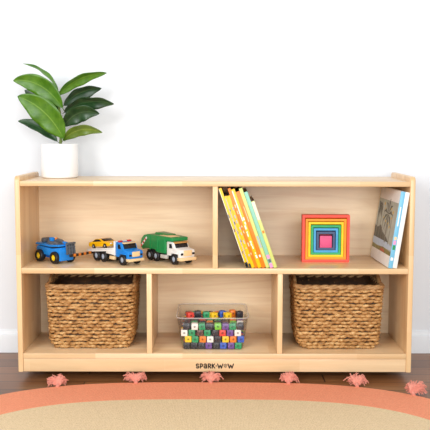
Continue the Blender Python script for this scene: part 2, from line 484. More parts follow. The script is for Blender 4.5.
for i, (tx, ty, ang, sz, lf) in enumerate(((-0.4718, -0.089, -14, 0.040, 1.1), (-0.2400, -0.050, -6, 0.043, 0.75), (-0.0125, -0.046, 0, 0.042, 0.75),
                                           (0.2250, -0.053, 8, 0.036, 1.25), (0.4290, -0.081, 10, 0.044, 1.05), (0.5800, -0.163, 30, 0.046, 1.2))):
    tassel(tx + 0.02, ty + 0.99, ang, sz, lf, 20 + i)

# ------------------------------------------------------------------ potted plant
PX, PY = -0.5055, 0.189
plant = thing('potted_plant', 'small fiddle leaf fig in a white cylinder pot on top of the shelf', 'plant', (PX, PY, ZT1))
PH, PR = 0.1105, 0.0592
bm = bmesh.new()
add_lathe(bm, [(0, 0), (PR - 0.006, 0), (PR - 0.0015, 0.0025), (PR, 0.008), (PR, PH - 0.003), (PR - 0.002, PH), (PR - 0.005, PH - 0.001), (PR - 0.006, PH - 0.006), (PR - 0.007, 0.02), (0, 0.02)], n=56)
obj('pot', bm, M['pot'], plant)
bm = bmesh.new()
pr = random.Random(3)
add_lathe(bm, [(0, 0.0205), (PR - 0.0085, 0.0205), (PR - 0.0085, PH - 0.016), (0.03, PH - 0.012), (0.012, PH - 0.010), (0, PH - 0.010)], n=30)
obj('soil', bm, M['soil'], plant)
bm = bmesh.new()
add_tube(bm, [(0.002, 0, 0.05), (0.004, 0, 0.115), (0.007, 0.004, 0.16), (0.002, 0.006, 0.21), (-0.003, 0.004, 0.255), (-0.006, 0.003, 0.285)], 0.004, 8, rad=[0.005, 0.005, 0.0045, 0.004, 0.0035, 0.002])
obj('stem', bm, M['stem'], plant)
def leaf(p0, p1, p2, hw, roll, mat, wav=0.08, fold=0.25, seed=0):
    """midrib bezier p0-p1-p2 in cm from the pot's top centre; hw half width; roll turns the blade about its midrib"""
    rnd = random.Random(seed); ph = rnd.uniform(0, 6)
    off = Vector((0.0055, 0, PH))
    P0, P1, P2 = [Vector(p) * 0.01 + off for p in (p0, p1, p2)]; hw *= 0.01
    NL, NW = 26, 8
    bm = bmesh.new(); uv = bm.loops.layers.uv.new('UVMap'); grid = []
    for i in range(NL + 1):
        f = i / NL
        p = P0 * (1 - f) ** 2 + P1 * 2 * f * (1 - f) + P2 * f * f
        t = ((P1 - P0) * (1 - f) + (P2 - P1) * f).normalized()
        s = Vector((0, -1, 0)).cross(t).normalized()                  # in the upright plane, across the midrib
        nrm = t.cross(s)
        a = math.radians(roll)
        s2 = s * math.cos(a) + nrm * math.sin(a); n2 = t.cross(s2)
        g = max(0.0, (f - 0.05) / 0.95)
        w = hw * (0.035 + 1.0 * (math.sin(PI * g ** 0.9) ** 0.72 if 0 < g < 1 else 0.0))
        row = []
        for j in range(NW + 1):
            u = j / NW * 2 - 1
            lift = fold * w * abs(u) ** 1.5 + wav * w * math.sin(f * 17 + ph + (2.1 if u > 0 else 0)) * abs(u) ** 2
            row.append((bm.verts.new(p + s2 * w * u + n2 * lift), f, j / NW))
        grid.append(row)
    for i in range(NL):
        for j in range(NW):
            q = (grid[i][j], grid[i + 1][j], grid[i + 1][j + 1], grid[i][j + 1])
            fc = bm.faces.new([v[0] for v in q])
            for l, v in zip(fc.loops, q): l[uv].uv = (v[1], v[2])
    o = obj('leaf', bm, mat, plant, 80)
    md = o.modifiers.new('thickness', 'SOLIDIFY'); md.thickness = 0.0008; md.offset = 0
    return o
LY, LO, LV = M['leaf_young'], M['leaf_old'], M['leaf_olive']
leaf((-0.4, 0.3, 16.5), (-4.6, 2.0, 24.2), (-12.0, 0.5, 25.6), 1.4, 70, LY, 0.1, 0.3, 1)        # slim top leaf
leaf((1.2, 0.0, 10.6), (-5.0, -1.2, 21.4), (-14.6, -2.0, 20.0), 3.1, -10, LY, 0.11, 0.22, 2)
leaf((0.0, 2.2, 9.0), (-6.0, 3.6, 13.8), (-12.4, 4.2, 17.3), 2.6, 12, LO, 0.06, 0.2, 3)
leaf((1.4, -0.8, 0.8), (-3.0, -4.2, 11.6), (-12.7, -4.6, 15.0), 4.0, -6, LY, 0.10, 0.2, 4)
leaf((-0.6, -0.4, 0.2), (-5.8, -2.4, 6.2), (-13.3, -2.2, 7.2), 1.9, 30, LO, 0.12, 0.4, 5)
leaf((-1.4, 0.4, 14.8), (5.2, -1.2, 22.4), (15.3, -1.6, 22.6), 1.9, 40, LY, 0.12, 0.45, 6)
leaf((0.4, 1.4, 11.8), (4.6, 4.2, 17.8), (12.7, 4.6, 18.0), 2.4, 34, LO, 0.13, 0.5, 7)
leaf((0.6, 0.2, 9.6), (7.2, 0.2, 15.4), (17.3, 0.4, 12.8), 2.6, 36, LO, 0.16, 0.45, 8)
leaf((0.6, -0.4, 4.8), (5.2, -2.2, 12.2), (12.9, -2.6, 9.6), 2.8, 24, LO, 0.14, 0.4, 9)
leaf((0.2, 0.0, 0.4), (5.6, -2.4, 6.8), (13.8, -2.8, 3.6), 1.9, 26, LV, 0.12, 0.35, 10)

# ------------------------------------------------------------------ woven baskets
def outline(a, b, r, step=0.0042):
    """points and outward normals round a rounded rectangle"""
    out = []
    segs = [((-a + r, -b), (a - r, -b), (0, -1)), ((a, -b + r), (a, b - r), (1, 0)), ((a - r, b), (-a + r, b), (0, 1)), ((-a, b - r), (-a, -b + r), (-1, 0))]
    cen = [(a - r, -b + r), (a - r, b - r), (-a + r, b - r), (-a + r, -b + r)]
    for k, (p, q, n) in enumerate(segs):
        L = math.hypot(q[0] - p[0], q[1] - p[1]); m = max(2, int(L / step))
        for i in range(m): out.append(((p[0] + (q[0] - p[0]) * i / m, p[1] + (q[1] - p[1]) * i / m), n))
        m = max(3, int(r * PI / 2 / step)); a0 = -PI / 2 + k * PI / 2
        for i in range(m):
            t = a0 + PI / 2 * i / m
            out.append(((cen[k][0] + r * math.cos(t), cen[k][1] + r * math.sin(t)), (math.cos(t), math.sin(t))))
    return out
def outline_n(a, b, r, ns=14, nc=8):
    """the same rounded rectangle with a fixed number of points on every side and corner"""
    out = []
    cs = [(a - r, -b + r, -90), (a - r, b - r, 0), (-a + r, b - r, 90), (-a + r, -b + r, 180)]
    sides = [((-a + r, -b), (a - r, -b)), ((a, -b + r), (a, b - r)), ((a - r, b), (-a + r, b)), ((-a, b - r), (-a, -b + r))]
    for (p, q), (cx, cy, a0) in zip(sides, cs):
        out += [(p[0] + (q[0] - p[0]) * i / ns, p[1] + (q[1] - p[1]) * i / ns) for i in range(ns)]
        out += [(cx + r * math.cos(math.radians(a0 + 90 * i / nc)), cy + r * math.sin(math.radians(a0 + 90 * i / nc))) for i in range(nc)]
    return out
BH = 0.2085
def bsize(z):
    f = z / BH
    sh = lambda R: R * (1 - math.sqrt(max(0, 1 - (1 - min(z, R) / R) ** 2)))
    return 0.1275 + 0.0100 * f - sh(0.032), 0.0965 + 0.0080 * f - sh(0.014), 0.024
def make_basket(label):
    t = thing('woven_basket', label, 'basket', group='woven baskets in the lower compartments')
    bm = bmesh.new(); rows = 17; br = random.Random(5)
    for k in range(rows):                                                 # every row is a run of short fat stitches, set like bricks
        z = 0.0065 + (BH - 0.0215 - 0.0065) * k / (rows - 1)
        a, b, r = bsize(z); o = outline(a, b, r, 0.002)
        n = len(o); cnt = 46
        for j in range(cnt):
            c = (j + (0.5 if k % 2 else 0.0) + br.uniform(-0.10, 0.10)) / cnt
            half = 0.62 / cnt * br.uniform(0.9, 1.12); tilt = (0.0014 if (j // 2 + k) % 3 else -0.0012) + br.uniform(-0.0012, 0.0012)
            zz = z + br.uniform(-0.0016, 0.0016); R0 = 0.0059 * br.uniform(0.78, 1.14); pop = br.uniform(-0.0010, 0.0012)
            pts, rad = [], []
            for i in range(7):
                q = i / 3 - 1
                (x, y), (nx, ny) = o[int((c + half * q) * n) % n]
                A = 0.0012 + pop - 0.0050 * q * q
                pts.append((x + nx * A, y + ny * A, zz + tilt * q)); rad.append(R0 * (1 - 0.42 * q * q))
            add_tube(bm, pts, 0.004, 6, rad=rad)
    obj('body', bm, M['straw'], t, 80)
    # inner wall and floor
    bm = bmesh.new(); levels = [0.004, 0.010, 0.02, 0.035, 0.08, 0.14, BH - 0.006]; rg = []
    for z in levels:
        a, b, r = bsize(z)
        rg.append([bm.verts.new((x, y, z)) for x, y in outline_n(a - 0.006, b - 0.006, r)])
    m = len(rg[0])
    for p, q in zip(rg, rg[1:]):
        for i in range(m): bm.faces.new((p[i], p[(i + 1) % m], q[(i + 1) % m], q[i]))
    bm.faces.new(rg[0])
    o = obj('lining', bm, M['straw_shade'], t, 60); o['label'] = 'dark shaded inside of the basket'
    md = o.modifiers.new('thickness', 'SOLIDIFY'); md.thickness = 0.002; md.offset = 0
    bm = bmesh.new()
    a, b, r = bsize(BH); o = outline(a, b, r + 0.003); n = len(o)
    for st in range(3):
        pts = []
        for i, ((x, y), (nx, ny)) in enumerate(o):
            ph = 2 * PI * 11 * i / n + st * 2 * PI / 3
            A = 0.0036 * math.cos(ph); V = 0.0036 * math.sin(ph)
            pts.append((x + nx * A, y + ny * A, BH - 0.009 + V))
        add_tube(bm, pts, 0.0052, 7, True)
    obj('rim', bm, M['straw_rim'], t, 80)['label'] = 'thick twisted top edge'
    for s in (-1, 1):
        bm = bmesh.new()
        pts = [(s * (a - 0.002), -0.045 + 0.09 * f, BH - 0.004 + 0.018 * math.sin(PI * f)) for f in [i / 14 for i in range(15)]]
        add_tube(bm, pts, 0.0058, 8)
        obj('handle', bm, M['straw_rim'], t, 80)
    return t
def dup(root, loc, label):
    r = root.copy(); C.objects.link(r); r.location = loc; r['label'] = label
    for ch in list(root.children):
        c = ch.copy(); C.objects.link(c); c.parent = r
        for g in list(ch.children):
            d = g.copy(); C.objects.link(d); d.parent = c
    return r
basket = make_basket('golden brown woven seagrass basket in the left lower compartment, below the toy vehicles')
basket.location = (-0.3935, 0.157, ZB1)
b2 = dup(basket, (0.3925, 0.157, ZB1), 'golden brown woven seagrass basket in the right lower compartment, below the rainbow boxes')
b2.rotation_euler = (0, 0, PI)

# ------------------------------------------------------------------ clear bin and its cubes
BX, BY = -0.007, 0.143
bin_ = thing('storage_bin', 'clear plastic bin full of coloured counting cubes in the middle lower compartment', 'bin', (BX, BY, ZB1))
def binring(z, a, b, r): return [(x, y, z) for (x, y), _ in outline(a, b, r, 0.012)]
bm = bmesh.new()
lv = [(0.0, 0.092, 0.092, 0.012), (0.003, 0.0960, 0.0955, 0.016), (0.012, 0.0985, 0.0975, 0.018), (0.060, 0.1055, 0.104, 0.020), (0.1035, 0.1120, 0.111, 0.022)]
rg = [[bm.verts.new((x, y, z)) for x, y in outline_n(a, b, r)] for z, a, b, r in lv]
m = len(rg[0])
for p, q in zip(rg, rg[1:]):
    for i in range(m): bm.faces.new((p[i], p[(i + 1) % m], q[(i + 1) % m], q[i]))
bm.faces.new(rg[0])
o = obj('body', bm, M['clear'], bin_, 60)
md = o.modifiers.new('thickness', 'SOLIDIFY'); md.thickness = 0.0015; md.offset = -1
bm = bmesh.new()
p = outline(0.1135, 0.1125, 0.023, 0.006)
add_tube(bm, [(x, y, 0.1045) for (x, y), _ in p], 0.0022, 8, True)
obj('rim', bm, M['clear_rim'], bin_, 80)

def cube_bm(colmat):
    s = 0.0202
    t = bmesh.new(); add_box(t, (0, 0, s / 2), (s, s, s), 0.0014)
    for d, r in (((0, -1, 0), None), ((1, 0, 0), None), ((-1, 0, 0), None), ((0, 0, 1), None)):
        d = Vector(d); c = Vector((0, 0, s / 2)) + d * (s / 2)
        # a raised ring round the snap hole
        q = d.to_track_quat('Z', 'Y')
        add_tube(t, [c + q @ Vector((0.0045 * math.cos(2 * PI * i / 14), 0.0045 * math.sin(2 * PI * i / 14), 0)) for i in range(14)], 0.0007, 5, True)
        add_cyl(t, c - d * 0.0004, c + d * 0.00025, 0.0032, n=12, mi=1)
    return t
CUBE_MESH = {}
cube_names = {'r': ('cube_red', 'red'), 'o': ('cube_orange', 'orange'), 'y': ('cube_yellow', 'yellow'), 'g': ('cube_green', 'green'), 'l': ('lime', 'lime green'),
              'b': ('cube_blue', 'blue'), 'p': ('purple', 'purple'), 'n': ('brown', 'brown'), 'k': ('cube_black', 'black'), 'w': ('cube_white', 'white')}
def shade_of(c): return plain('snap_hole_shade_' + c, tuple(v * 0.62 for v in COL[c]), 0.6)  # darkened cube colour on a flat disc, painting the shade of a recess
def counting_cube(ch, loc, rot, label, group):
    if ch not in CUBE_MESH:
        o = obj('counting_cube', cube_bm(ch), [K(cube_names[ch][0], 0.35), shade_of(cube_names[ch][0])])
        CUBE_MESH[ch] = o.data
    else:
        o = bpy.data.objects.new('counting_cube', CUBE_MESH[ch]); C.objects.link(o)
    o.location = loc; o.rotation_euler = rot
    return tag(o, label, 'cube', group)
ROWS = ['kkkpkbpgg', 'ywygowyob', 'wgnggkrpb', 'kwgknlpgk']          # front layer, bottom row first
ROWS = ['kkkpkbpg', 'ygowkyob', 'wgngkrpw', 'kwgklpgk']
ordn = ['first', 'second', 'third', 'fourth', 'fifth', 'sixth', 'seventh', 'eighth', 'ninth']
rown = ['bottom row', 'second row up', 'third row up', 'top row']
rc = random.Random(11)
pitch = 0.0234
zc = ZB1 + 0.0022
for layer in range(8):
    y = BY - 0.0965 + 0.0135 + layer * 0.0236
    for k in range(4):
        for i in range(8):
            if layer == 0:
                ch = ROWS[k][i]
                lab = '%s counting cube at the bin front, %s, %s from the left' % (cube_names[ch][1], rown[k], ordn[i])
                grp = 'counting cubes in the clear bin'
            else:
                ch = rc.choice('roygbpkwlnkkgb'); lab = 'plastic counting cube buried behind the front layer in the clear bin'; grp = 'counting cubes buried in the clear bin'
            jx = rc.uniform(-0.0008, 0.0008)
            x = BX + (i - 3.5) * pitch * (1 + 0.012 * k) + jx + (0, 0.0052, -0.0045, 0.0040)[k]
            yy = y - (0.0015 * k if layer == 0 else 0)
            counting_cube(ch, (x, yy, zc + k * 0.0206 + (rc.uniform(0, 0.0005) if k else 0)), (0, math.radians(rc.uniform(-7, 7)) if (k == 3 and layer == 0) else 0, math.radians(rc.uniform(-8, 8))), lab, grp)
ztop = zc + 4 * 0.0206 + 0.0006
TOP = [('r', -0.070, 1.6, 24), ('k', -0.046, 2.5, 5), ('g', -0.020, 2.0, 8), ('y', 0.003, 1.5, 28), ('b', 0.030, 2.6, 12), ('y', 0.046, 1.4, 30), ('o', 0.063, 3.2, 15), ('k', 0.083, 2.4, 20)]
TOPN = ['red', 'black', 'green', 'yellow', 'blue', 'yellow', 'orange', 'black']
TOPL = ['red counting cube lying on top of the pile at the left of the bin', 'black counting cube on top of the pile just right of the red one',
        'green counting cube on top of the pile left of the bin centre', 'yellow counting cube on top of the pile beside the green one',
        'blue counting cube on top of the pile between two yellow ones', 'yellow counting cube on top of the pile right of the blue one',
        'orange counting cube lying on top of the pile towards the right', 'black counting cube on top of the pile at the far right']
for (ch, x, d, a), lab in zip(TOP, TOPL):
    counting_cube(ch, (BX + x * 1.04, BY - 0.06 + d * 0.022, ztop), (0, 0, math.radians(a)), lab, 'counting cubes in the clear bin')

# ------------------------------------------------------------------ nesting boxes
NB = [('red', 0.1520, 0.0085), ('orange', 0.1312, 0.0078), ('yellow', 0.1130, 0.0072), ('green', 0.0955, 0.0072), ('blue', 0.0783, 0.0072), ('navy', 0.0600, 0.0080), ('pink', 0.0385, 0)]
nx, nyf = 0.3565, 0.1275
zcur = ZM1
NBL = ['outermost coral red open box of the nested rainbow boxes', 'orange open box nested inside the coral red box', 'yellow open box nested inside the orange box',
       'green open box nested inside the yellow box', 'light blue open box nested inside the green box', 'dark navy open box nested inside the light blue box', 'small pink wooden cube in the middle of the nested boxes']
depth_in = nyf
for (cn, s, tk), lab in zip(NB, NBL):
    bm = bmesh.new(); dp = 0.036 if tk else 0.030
    if tk:
        t = bmesh.new()
        h = s / 2; q = h - tk
        o_ = [(-h, 0), (h, 0), (h, s), (-h, s)]; i_ = [(-q, tk), (q, tk), (q, s - tk), (-q, s - tk)]
        y0, y1, yb = 0.0, dp, dp - 0.004
        vo0 = [t.verts.new((x, y0, z)) for x, z in o_]; vi0 = [t.verts.new((x, y0, z)) for x, z in i_]
        vo1 = [t.verts.new((x, y1, z)) for x, z in o_]; vi1 = [t.verts.new((x, yb, z)) for x, z in i_]
        for k in range(4):
            j = (k + 1) % 4
            t.faces.new((vo0[k], vo0[j], vi0[j], vi0[k])); t.faces.new((vo0[k], vo1[k], vo1[j], vo0[j])); t.faces.new((vi0[k], vi0[j], vi1[j], vi1[k]))
        t.faces.new(vo1); t.faces.new(vi1)
        bmesh.ops.recalc_face_normals(t, faces=t.faces)
        bmesh.ops.bevel(t, geom=t.edges[:], offset=0.0007, segments=2, affect='EDGES', profile=0.5)
        merge(bm, t)
    else: add_box(bm, (0, dp / 2, s / 2), (s, dp, s), 0.001)
    ob = obj('nesting_box' if tk else 'wooden_cube', bm, K('box_' + cn))
    ob.location = (nx, depth_in, zcur)
    tag(ob, lab, 'toy box' if tk else 'toy cube', 'nested rainbow boxes')
    zcur += tk + 0.0001; depth_in += 0.0003
    

# ------------------------------------------------------------------ leaning picture books (left group)
def book(t, L, dp, cover, spine, label, loc, rot, group, pages=True, boards=None):
    """closed hardback: spine faces -Y, local X is thickness, Z height, origin at the lower left of the spine"""
    root = thing('book', label, 'book', loc, rot, group)
    b = min(0.0014, t * 0.2)
    bm = bmesh.new()
    mats = [cover, boards or cover]
    add_box(bm, (t / 2, 0.0012, L / 2), (t, 0.0024, L), 0.0006, mi=0)
    for x in (b / 2, t - b / 2): add_box(bm, (x, dp / 2 + 0.001, L / 2), (b, dp - 0.002, L), 0.0003, mi=1)
    obj('cover', bm, mats, root)
    bm = bmesh.new(); add_box(bm, (t / 2, dp / 2 - 0.0005, L / 2), (t - 2 * b, dp - 0.006, L - 0.006))
    obj('pages', bm, M.setdefault('pages', plain('paper_pages', (244, 240, 230), 0.9, 0.06, 400)), root)
    if spine:
        bm = bmesh.new(); ms = []
        for (z0, z1, x0, x1, c) in spine:
            if len(spine) <= 3: bm, ms = bmesh.new(), []
            if K(c) not in ms: ms.append(K(c))
            add_box(bm, (t * (x0 + x1) / 2, -0.0001, (z0 + z1) / 2 * L), (t * (x1 - x0), 0.0004, (z1 - z0) * L), mi=ms.index(K(c)))
            if len(spine) <= 3: obj('spine_print', bm, ms, root)
        if len(spine) > 3: obj('spine_print', bm, ms, root)
    return root
TH = math.radians(-19.3)
def speck(seed, c, n=7, lo=0.15, hi=0.85):
    r = random.Random(seed); out = []
    for k in range(n):
        z = lo + (hi - lo) * (k + r.random() * 0.6) / n
        x = r.uniform(0.1, 0.5); out.append((z, z + r.uniform(0.012, 0.05), x, x + r.uniform(0.25, 0.45), c))
    return out
BK = [
 (0.0092, 0.259, 'book_yellow', 'black', [(0.0, 0.07, 0.05, 0.95, 'black'), (0.02, 0.05, 0.2, 0.7, 'paper'), (0.08, 0.99, 0.0, 0.16, 'paper')] + speck(1, 'grey', 3), 'tall yellow book leaning against the divider, first of the leaning row'),
 (0.0072, 0.234, 'book_yellow', 'grey', [(0.0, 0.06, 0.1, 0.95, 'black'), (0.08, 0.97, 0.0, 0.30, 'light_grey')] + speck(2, 'grey', 5), 'short yellow book with a grey striped spine, second in the leaning row'),
 (0.0092, 0.235, 'book_yellow', 'orange', speck(3, 'light_grey', 8) + [(0.1, 0.9, 0.86, 1.0, 'orange')], 'short yellow book leaning just left of the tall orange one'),
 (0.0088, 0.259, 'book_orange', 'black', speck(4, 'cream', 6), 'tall orange book in the middle of the leaning row, between yellow books'),
 (0.0108, 0.256, 'book_yellow', 'black', [(0.6, 0.98, 0.05, 0.35, 'paper')] + speck(5, 'paper', 10, 0.1, 0.65), 'yellow book with white lettering on its spine in the leaning row'),
 (0.0120, 0.248, 'book_orange', 'brown', [(0.14, 0.17, 0.3, 0.7, 'paper'), (0.6, 0.8, 0.6, 0.8, 'cream')], 'bright orange book with one white dot, right of the yellow book with white lettering'),
 (0.0105, 0.259, 'book_lime', 'black', [(0.25, 0.40, 0.35, 0.8, 'light_grey')], 'tall pale lime green book leaning beside the mint green one'),
 (0.0110, 0.247, 'book_mint', 'black', [(0.0, 0.06, 0.1, 0.95, 'pink'), (0.07, 0.11, 0.2, 0.9, 'grey'), (0.12, 0.17, 0.1, 0.95, 'pink')], 'mint green book with a pink spine foot in the leaning row'),
 (0.0105, 0.217, 'book_lime', 'brown', [(0.72, 0.99, 0.05, 0.95, 'book_cream'), (0.52, 0.56, 0.2, 0.8, 'orange')], 'short cream and lime book at the right end of the leaning row'),
]
xb = 0.0960
for i, (t, L, c, bd, sp, lab) in enumerate(BK):
    book(t, L, 0.205 + 0.004 * (i % 3), K(c), sp, lab, (xb, 0.003 + 0.0008 * (i % 2), ZM1 + 0.0002), (0, TH, 0), 'books leaning left beside the upper divider', boards=K(bd))
    xb += t / math.cos(TH) + 0.0002 + (0.0005 if i == 6 else 0)

# ------------------------------------------------------------------ large picture books (right)
LEAN = math.radians(8.5); YAW = math.radians(2.4)
def big_book(t, L, dp, cover, spine, label, loc):
    root = thing('picture_book', label, 'book', loc, (0, LEAN, YAW), 'large books leaning at the right end')
    bm = bmesh.new(); b = 0.002
    add_box(bm, (-t / 2, 0.0015, L / 2), (t, 0.003, L), 0.0008)
    for x in (-b / 2, -t + b / 2): add_box(bm, (x, dp / 2, L / 2), (b, dp - 0.002, L), 0.0004, mi=1)
    obj('cover', bm, [K(spine), K(cover)], root)
    bm = bmesh.new(); add_box(bm, (-t / 2, dp / 2 - 0.001, L / 2), (t - 2 * b, dp - 0.007, L - 0.006))
    obj('pages', bm, M['pages'], root)
    return root
t1, L1, D1 = 0.0136, 0.2385, 0.248
pb = big_book(t1, L1, D1, 'white', 'sky', 'large white picture book with a palm tree scene on its cover, leaning right', (0.5456, 0.0030, ZM1 + 0.0002))
big_book(0.0136, 0.2360, D1, 'white', 'white', 'large white book between the palm tree picture book and the right side panel', (0.5594, 0.0034, ZM1 + 0.0002))
# the cover picture: printed scene of palms over water, thin raised print
bm = bmesh.new()
pm = [plain('print_haze', (176, 182, 172), 0.45, 0.16, 25), plain('print_foliage_dark', (74, 78, 72), 0.45, 0.3, 70), plain('print_trunk', (120, 116, 104), 0.45, 0.2, 60),
      plain('print_blossom', (216, 182, 72), 0.45, 0.2, 80), plain('print_water', (186, 204, 222), 0.45, 0.12, 40), plain('print_bank', (132, 124, 70), 0.45, 0.3, 60), plain('print_sand', (204, 196, 178), 0.45, 0.08, 30), plain('print_red', (188, 90, 66), 0.5)]
XF = -t1
lay_n = [0]
def pic(pts, mi):
    """polygon in cover coordinates (u along the depth from the spine, v up), printed on the cover"""
    lay_n[0] += 1
    x = XF - 0.00012 - lay_n[0] * 0.000012
    t = bmesh.new(); f = t.faces.new([t.verts.new((x, u * D1, v * L1)) for u, v in pts])
    r = bmesh.ops.extrude_face_region(t, geom=[f])
    bmesh.ops.translate(t, vec=(0.0003, 0, 0), verts=[v for v in r['geom'] if isinstance(v, bmesh.types.BMVert)])
    bmesh.ops.recalc_face_normals(t, faces=t.faces)
    merge(bm, t, mi)
pic([(0.012, 0.15), (0.99, 0.15), (0.99, 0.84), (0.012, 0.84)], 0)
pic([(0.012, 0.22), (0.99, 0.20), (0.99, 0.30), (0.6, 0.34), (0.012, 0.27)], 4)
pic([(0.012, 0.15), (0.99, 0.15), (0.99, 0.21), (0.7, 0.20), (0.4, 0.22), (0.012, 0.20)], 5)
pic([(0.30, 0.155), (0.55, 0.155), (0.50, 0.20), (0.36, 0.19)], 7)
pic([(0.20, 0.30), (0.99, 0.30), (0.99, 0.46), (0.85, 0.44), (0.70, 0.49), (0.55, 0.40), (0.35, 0.36)], 1)
pr2 = random.Random(4)
for u0, w, v0, v1, ln in ((0.90, 0.022, 0.30, 0.80, 0.03), (0.76, 0.016, 0.32, 0.76, -0.02), (0.62, 0.012, 0.30, 0.70, 0.02), (0.40, 0.024, 0.28, 0.68, 0.03), (0.22, 0.012, 0.28, 0.72, -0.01), (0.5, 0.009, 0.3, 0.66, -0.02)):
    pic([(u0 - w, v0), (u0 + w, v0), (u0 + w * 0.6 + ln, v1), (u0 - w * 0.6 + ln, v1)], 2)
def frond(u, v, ang, L, mi, w=0.022):
    a = math.radians(ang); du, dv = math.cos(a), math.sin(a)
    mid = (u + du * L * 0.55, v + dv * L * 0.55 + 0.02); tip = (u + du * L, v + dv * L - 0.03)
    pic([(u, v), (mid[0] - dv * w, mid[1] + du * w), tip, (mid[0] + dv * w, mid[1] - du * w)], mi)
for a in (10, 50, 95, 140, 175, 215, 250, 300, 335): frond(0.43, 0.66, a, 0.24, 1)
for a in (0, 45, 90, 130, 180, 225, 270, 320): frond(0.92 if a > 80 and a < 280 else 0.85, 0.70, a if not (a < 80 or a > 280) else 180 - a, 0.13, 1, 0.03)
for u, v in ((0.30, 0.74), (0.60, 0.72), (0.24, 0.62), (0.36, 0.54), (0.62, 0.60), (0.50, 0.56), (0.20, 0.70), (0.66, 0.78), (0.28, 0.50)):
    s = pr2.uniform(0.018, 0.028)
    pic([(u + s * math.cos(k * PI / 3), v + s * 0.9 * math.sin(k * PI / 3)) for k in range(6)], 3)
obj('cover_picture', bm, pm, pb)['label'] = 'printed palm tree scene on the cover'
for z0, z1, c in ((0.10, 0.14, 1), (0.24, 0.30, 2), (0.31, 0.36, 0), (0.37, 0.41, 3), (0.55, 0.80, 1)):
    w = 0.55 if z0 < 0.5 else 0.25
    bm = B(((-t1 / 2, -0.0001, (z0 + z1) / 2 * L1), (t1 * w, 0.0004, (z1 - z0) * L1)))
    obj('spine_print', bm, K(('pink', 'white', 'green', 'cream')[c]), pb)

# ------------------------------------------------------------------ toy vehicles
def wheel(parent, x, y, r, w, tyre, hub, side, hubr=0.58):
    bm = bmesh.new()
    add_lathe(bm, [(r * 0.5, -w / 2), (r * 0.9, -w / 2), (r, -w * 0.32), (r, w * 0.32), (r * 0.9, w / 2), (r * 0.5, w / 2), (r * 0.5, -w / 2)], n=28)
    for k in range(14):                                                   # tread blocks
        a = 2 * PI * k / 14
        add_box(bm, (r * 0.985 * math.cos(a), r * 0.985 * math.sin(a), 0), (r * 0.03, r * 0.16, w * 0.7), 0, rz(math.degrees(a)))
    bmesh.ops.transform(bm, matrix=Matrix.Translation((x, y, r)) @ rx(90), verts=bm.verts)
    o = obj('wheel', bm, K(tyre, 0.7), parent)
    bm = bmesh.new()
    add_lathe(bm, [(0, -w * 0.40), (r * 0.2, -w * 0.44), (r * 0.26, -w * 0.34), (r * hubr * 0.8, -w * 0.30), (r * hubr, -w * 0.46), (r * hubr, w * 0.46), (r * hubr * 0.8, w * 0.30), (r * 0.26, w * 0.34), (r * 0.2, w * 0.44), (0, w * 0.40)], n=24)
    bmesh.ops.transform(bm, matrix=Matrix.Translation((x, y, r)) @ rx(90), verts=bm.verts)
    obj('hub', bm, K(hub), o)
    return o
def P(name, parent, mat, *shapes, angle=35):
    bm = bmesh.new()
    for s in shapes:
        k, a = s[0], s[1:]
        {'b': add_box, 'p': add_prism, 'c': add_cyl, 't': add_tube}[k](bm, *a)
    return obj(name, bm, mat, parent, angle)

# --- blue loader with yellow hubs
ld = thing('toy_loader', 'blue toy loader with yellow wheel hubs and a grey boom, nearest the left side panel', 'toy vehicle', (-0.5440, 0.1585, ZM1), (0, 0, math.radians(-43)), 'toy vehicles')
R = 0.0196
for x in (0.0, 0.0800):
    for y in (-0.029, 0.029): wheel(ld, x, y, R, 0.017, 'black', 'yellow', 1)
P('chassis', ld, K('deep_blue'), ('p', [(-0.012, 0.014), (0.092, 0.014), (0.094, 0.030), (-0.010, 0.032)], -0.019, 0.019, 0.002))
P('body', ld, K('blue'), ('p', [(-0.020, 0.030), (0.020, 0.024), (0.060, 0.024), (0.100, 0.016), (0.104, 0.040), (0.098, 0.052), (0.060, 0.046), (-0.018, 0.050), (-0.024, 0.044)], -0.027, 0.027, 0.002),
  ('b', (0.094, 0, 0.024), (0.016, 0.054, 0.030), 0.003))
P('deck', ld, K('blue'), ('p', [(-0.026, 0.0530), (0.052, 0.0510), (0.098, 0.0555), (0.096, 0.0605), (0.050, 0.0570), (-0.024, 0.0600)], -0.028, 0.028, 0.0012))
P('deck_gap_shade', ld, K('black'), ('b', (0.034, 0, 0.0500), (0.100, 0.040, 0.006), 0.001))  # black layer painting the shaded gap between body and deck
P('turret', ld, K('grey'), ('c', (0.040, 0, 0.054), (0.040, 0, 0.060), 0.021, 0.019, 22), ('p', [(0.010, 0.056), (0.062, 0.056), (0.070, 0.058), (0.060, 0.068), (0.030, 0.066), (0.012, 0.060)], -0.015, 0.015, 0.002))
P('boom', ld, K('grey'), ('t', [(0.030, 0.0, 0.066), (0.055, 0.0, 0.072), (0.078, 0.0, 0.070), (0.092, 0, 0.062)], 0.005, 8), ('c', (0.028, -0.014, 0.064), (0.028, 0.014, 0.064), 0.008, 0.008, 16))
P('spare_reel', ld, K('grey'), ('c', (-0.008, -0.013, 0.066), (-0.008, 0.013, 0.066), 0.0085, 0.0085, 18, 0, 0.002))
P('control_box', ld, K('blue'), ('b', (0.036, -0.008, 0.073), (0.014, 0.012, 0.012), 0.0015))
P('nozzle', ld, K('blue'), ('c', (0.086, 0, 0.066), (0.104, 0, 0.064), 0.0045, 0.0055, 14), ('c', (0.100, 0, 0.064), (0.100, 0, 0.050), 0.0035, 0.003, 12))
P('beacon', ld, K('orange'), ('c', (0.050, 0, 0.072), (0.050, 0, 0.0785), 0.0055, 0.0045, 14, 0, 0.001), ('c', (0.050, 0, 0.068), (0.050, 0, 0.0725), 0.004, 0.004, 12))
bars = [('b', (0.108, y, 0.047), (0.004, 0.0045, 0.038), 0.001, ry(-8)) for y in (-0.004, 0.006, 0.016, 0.026)]
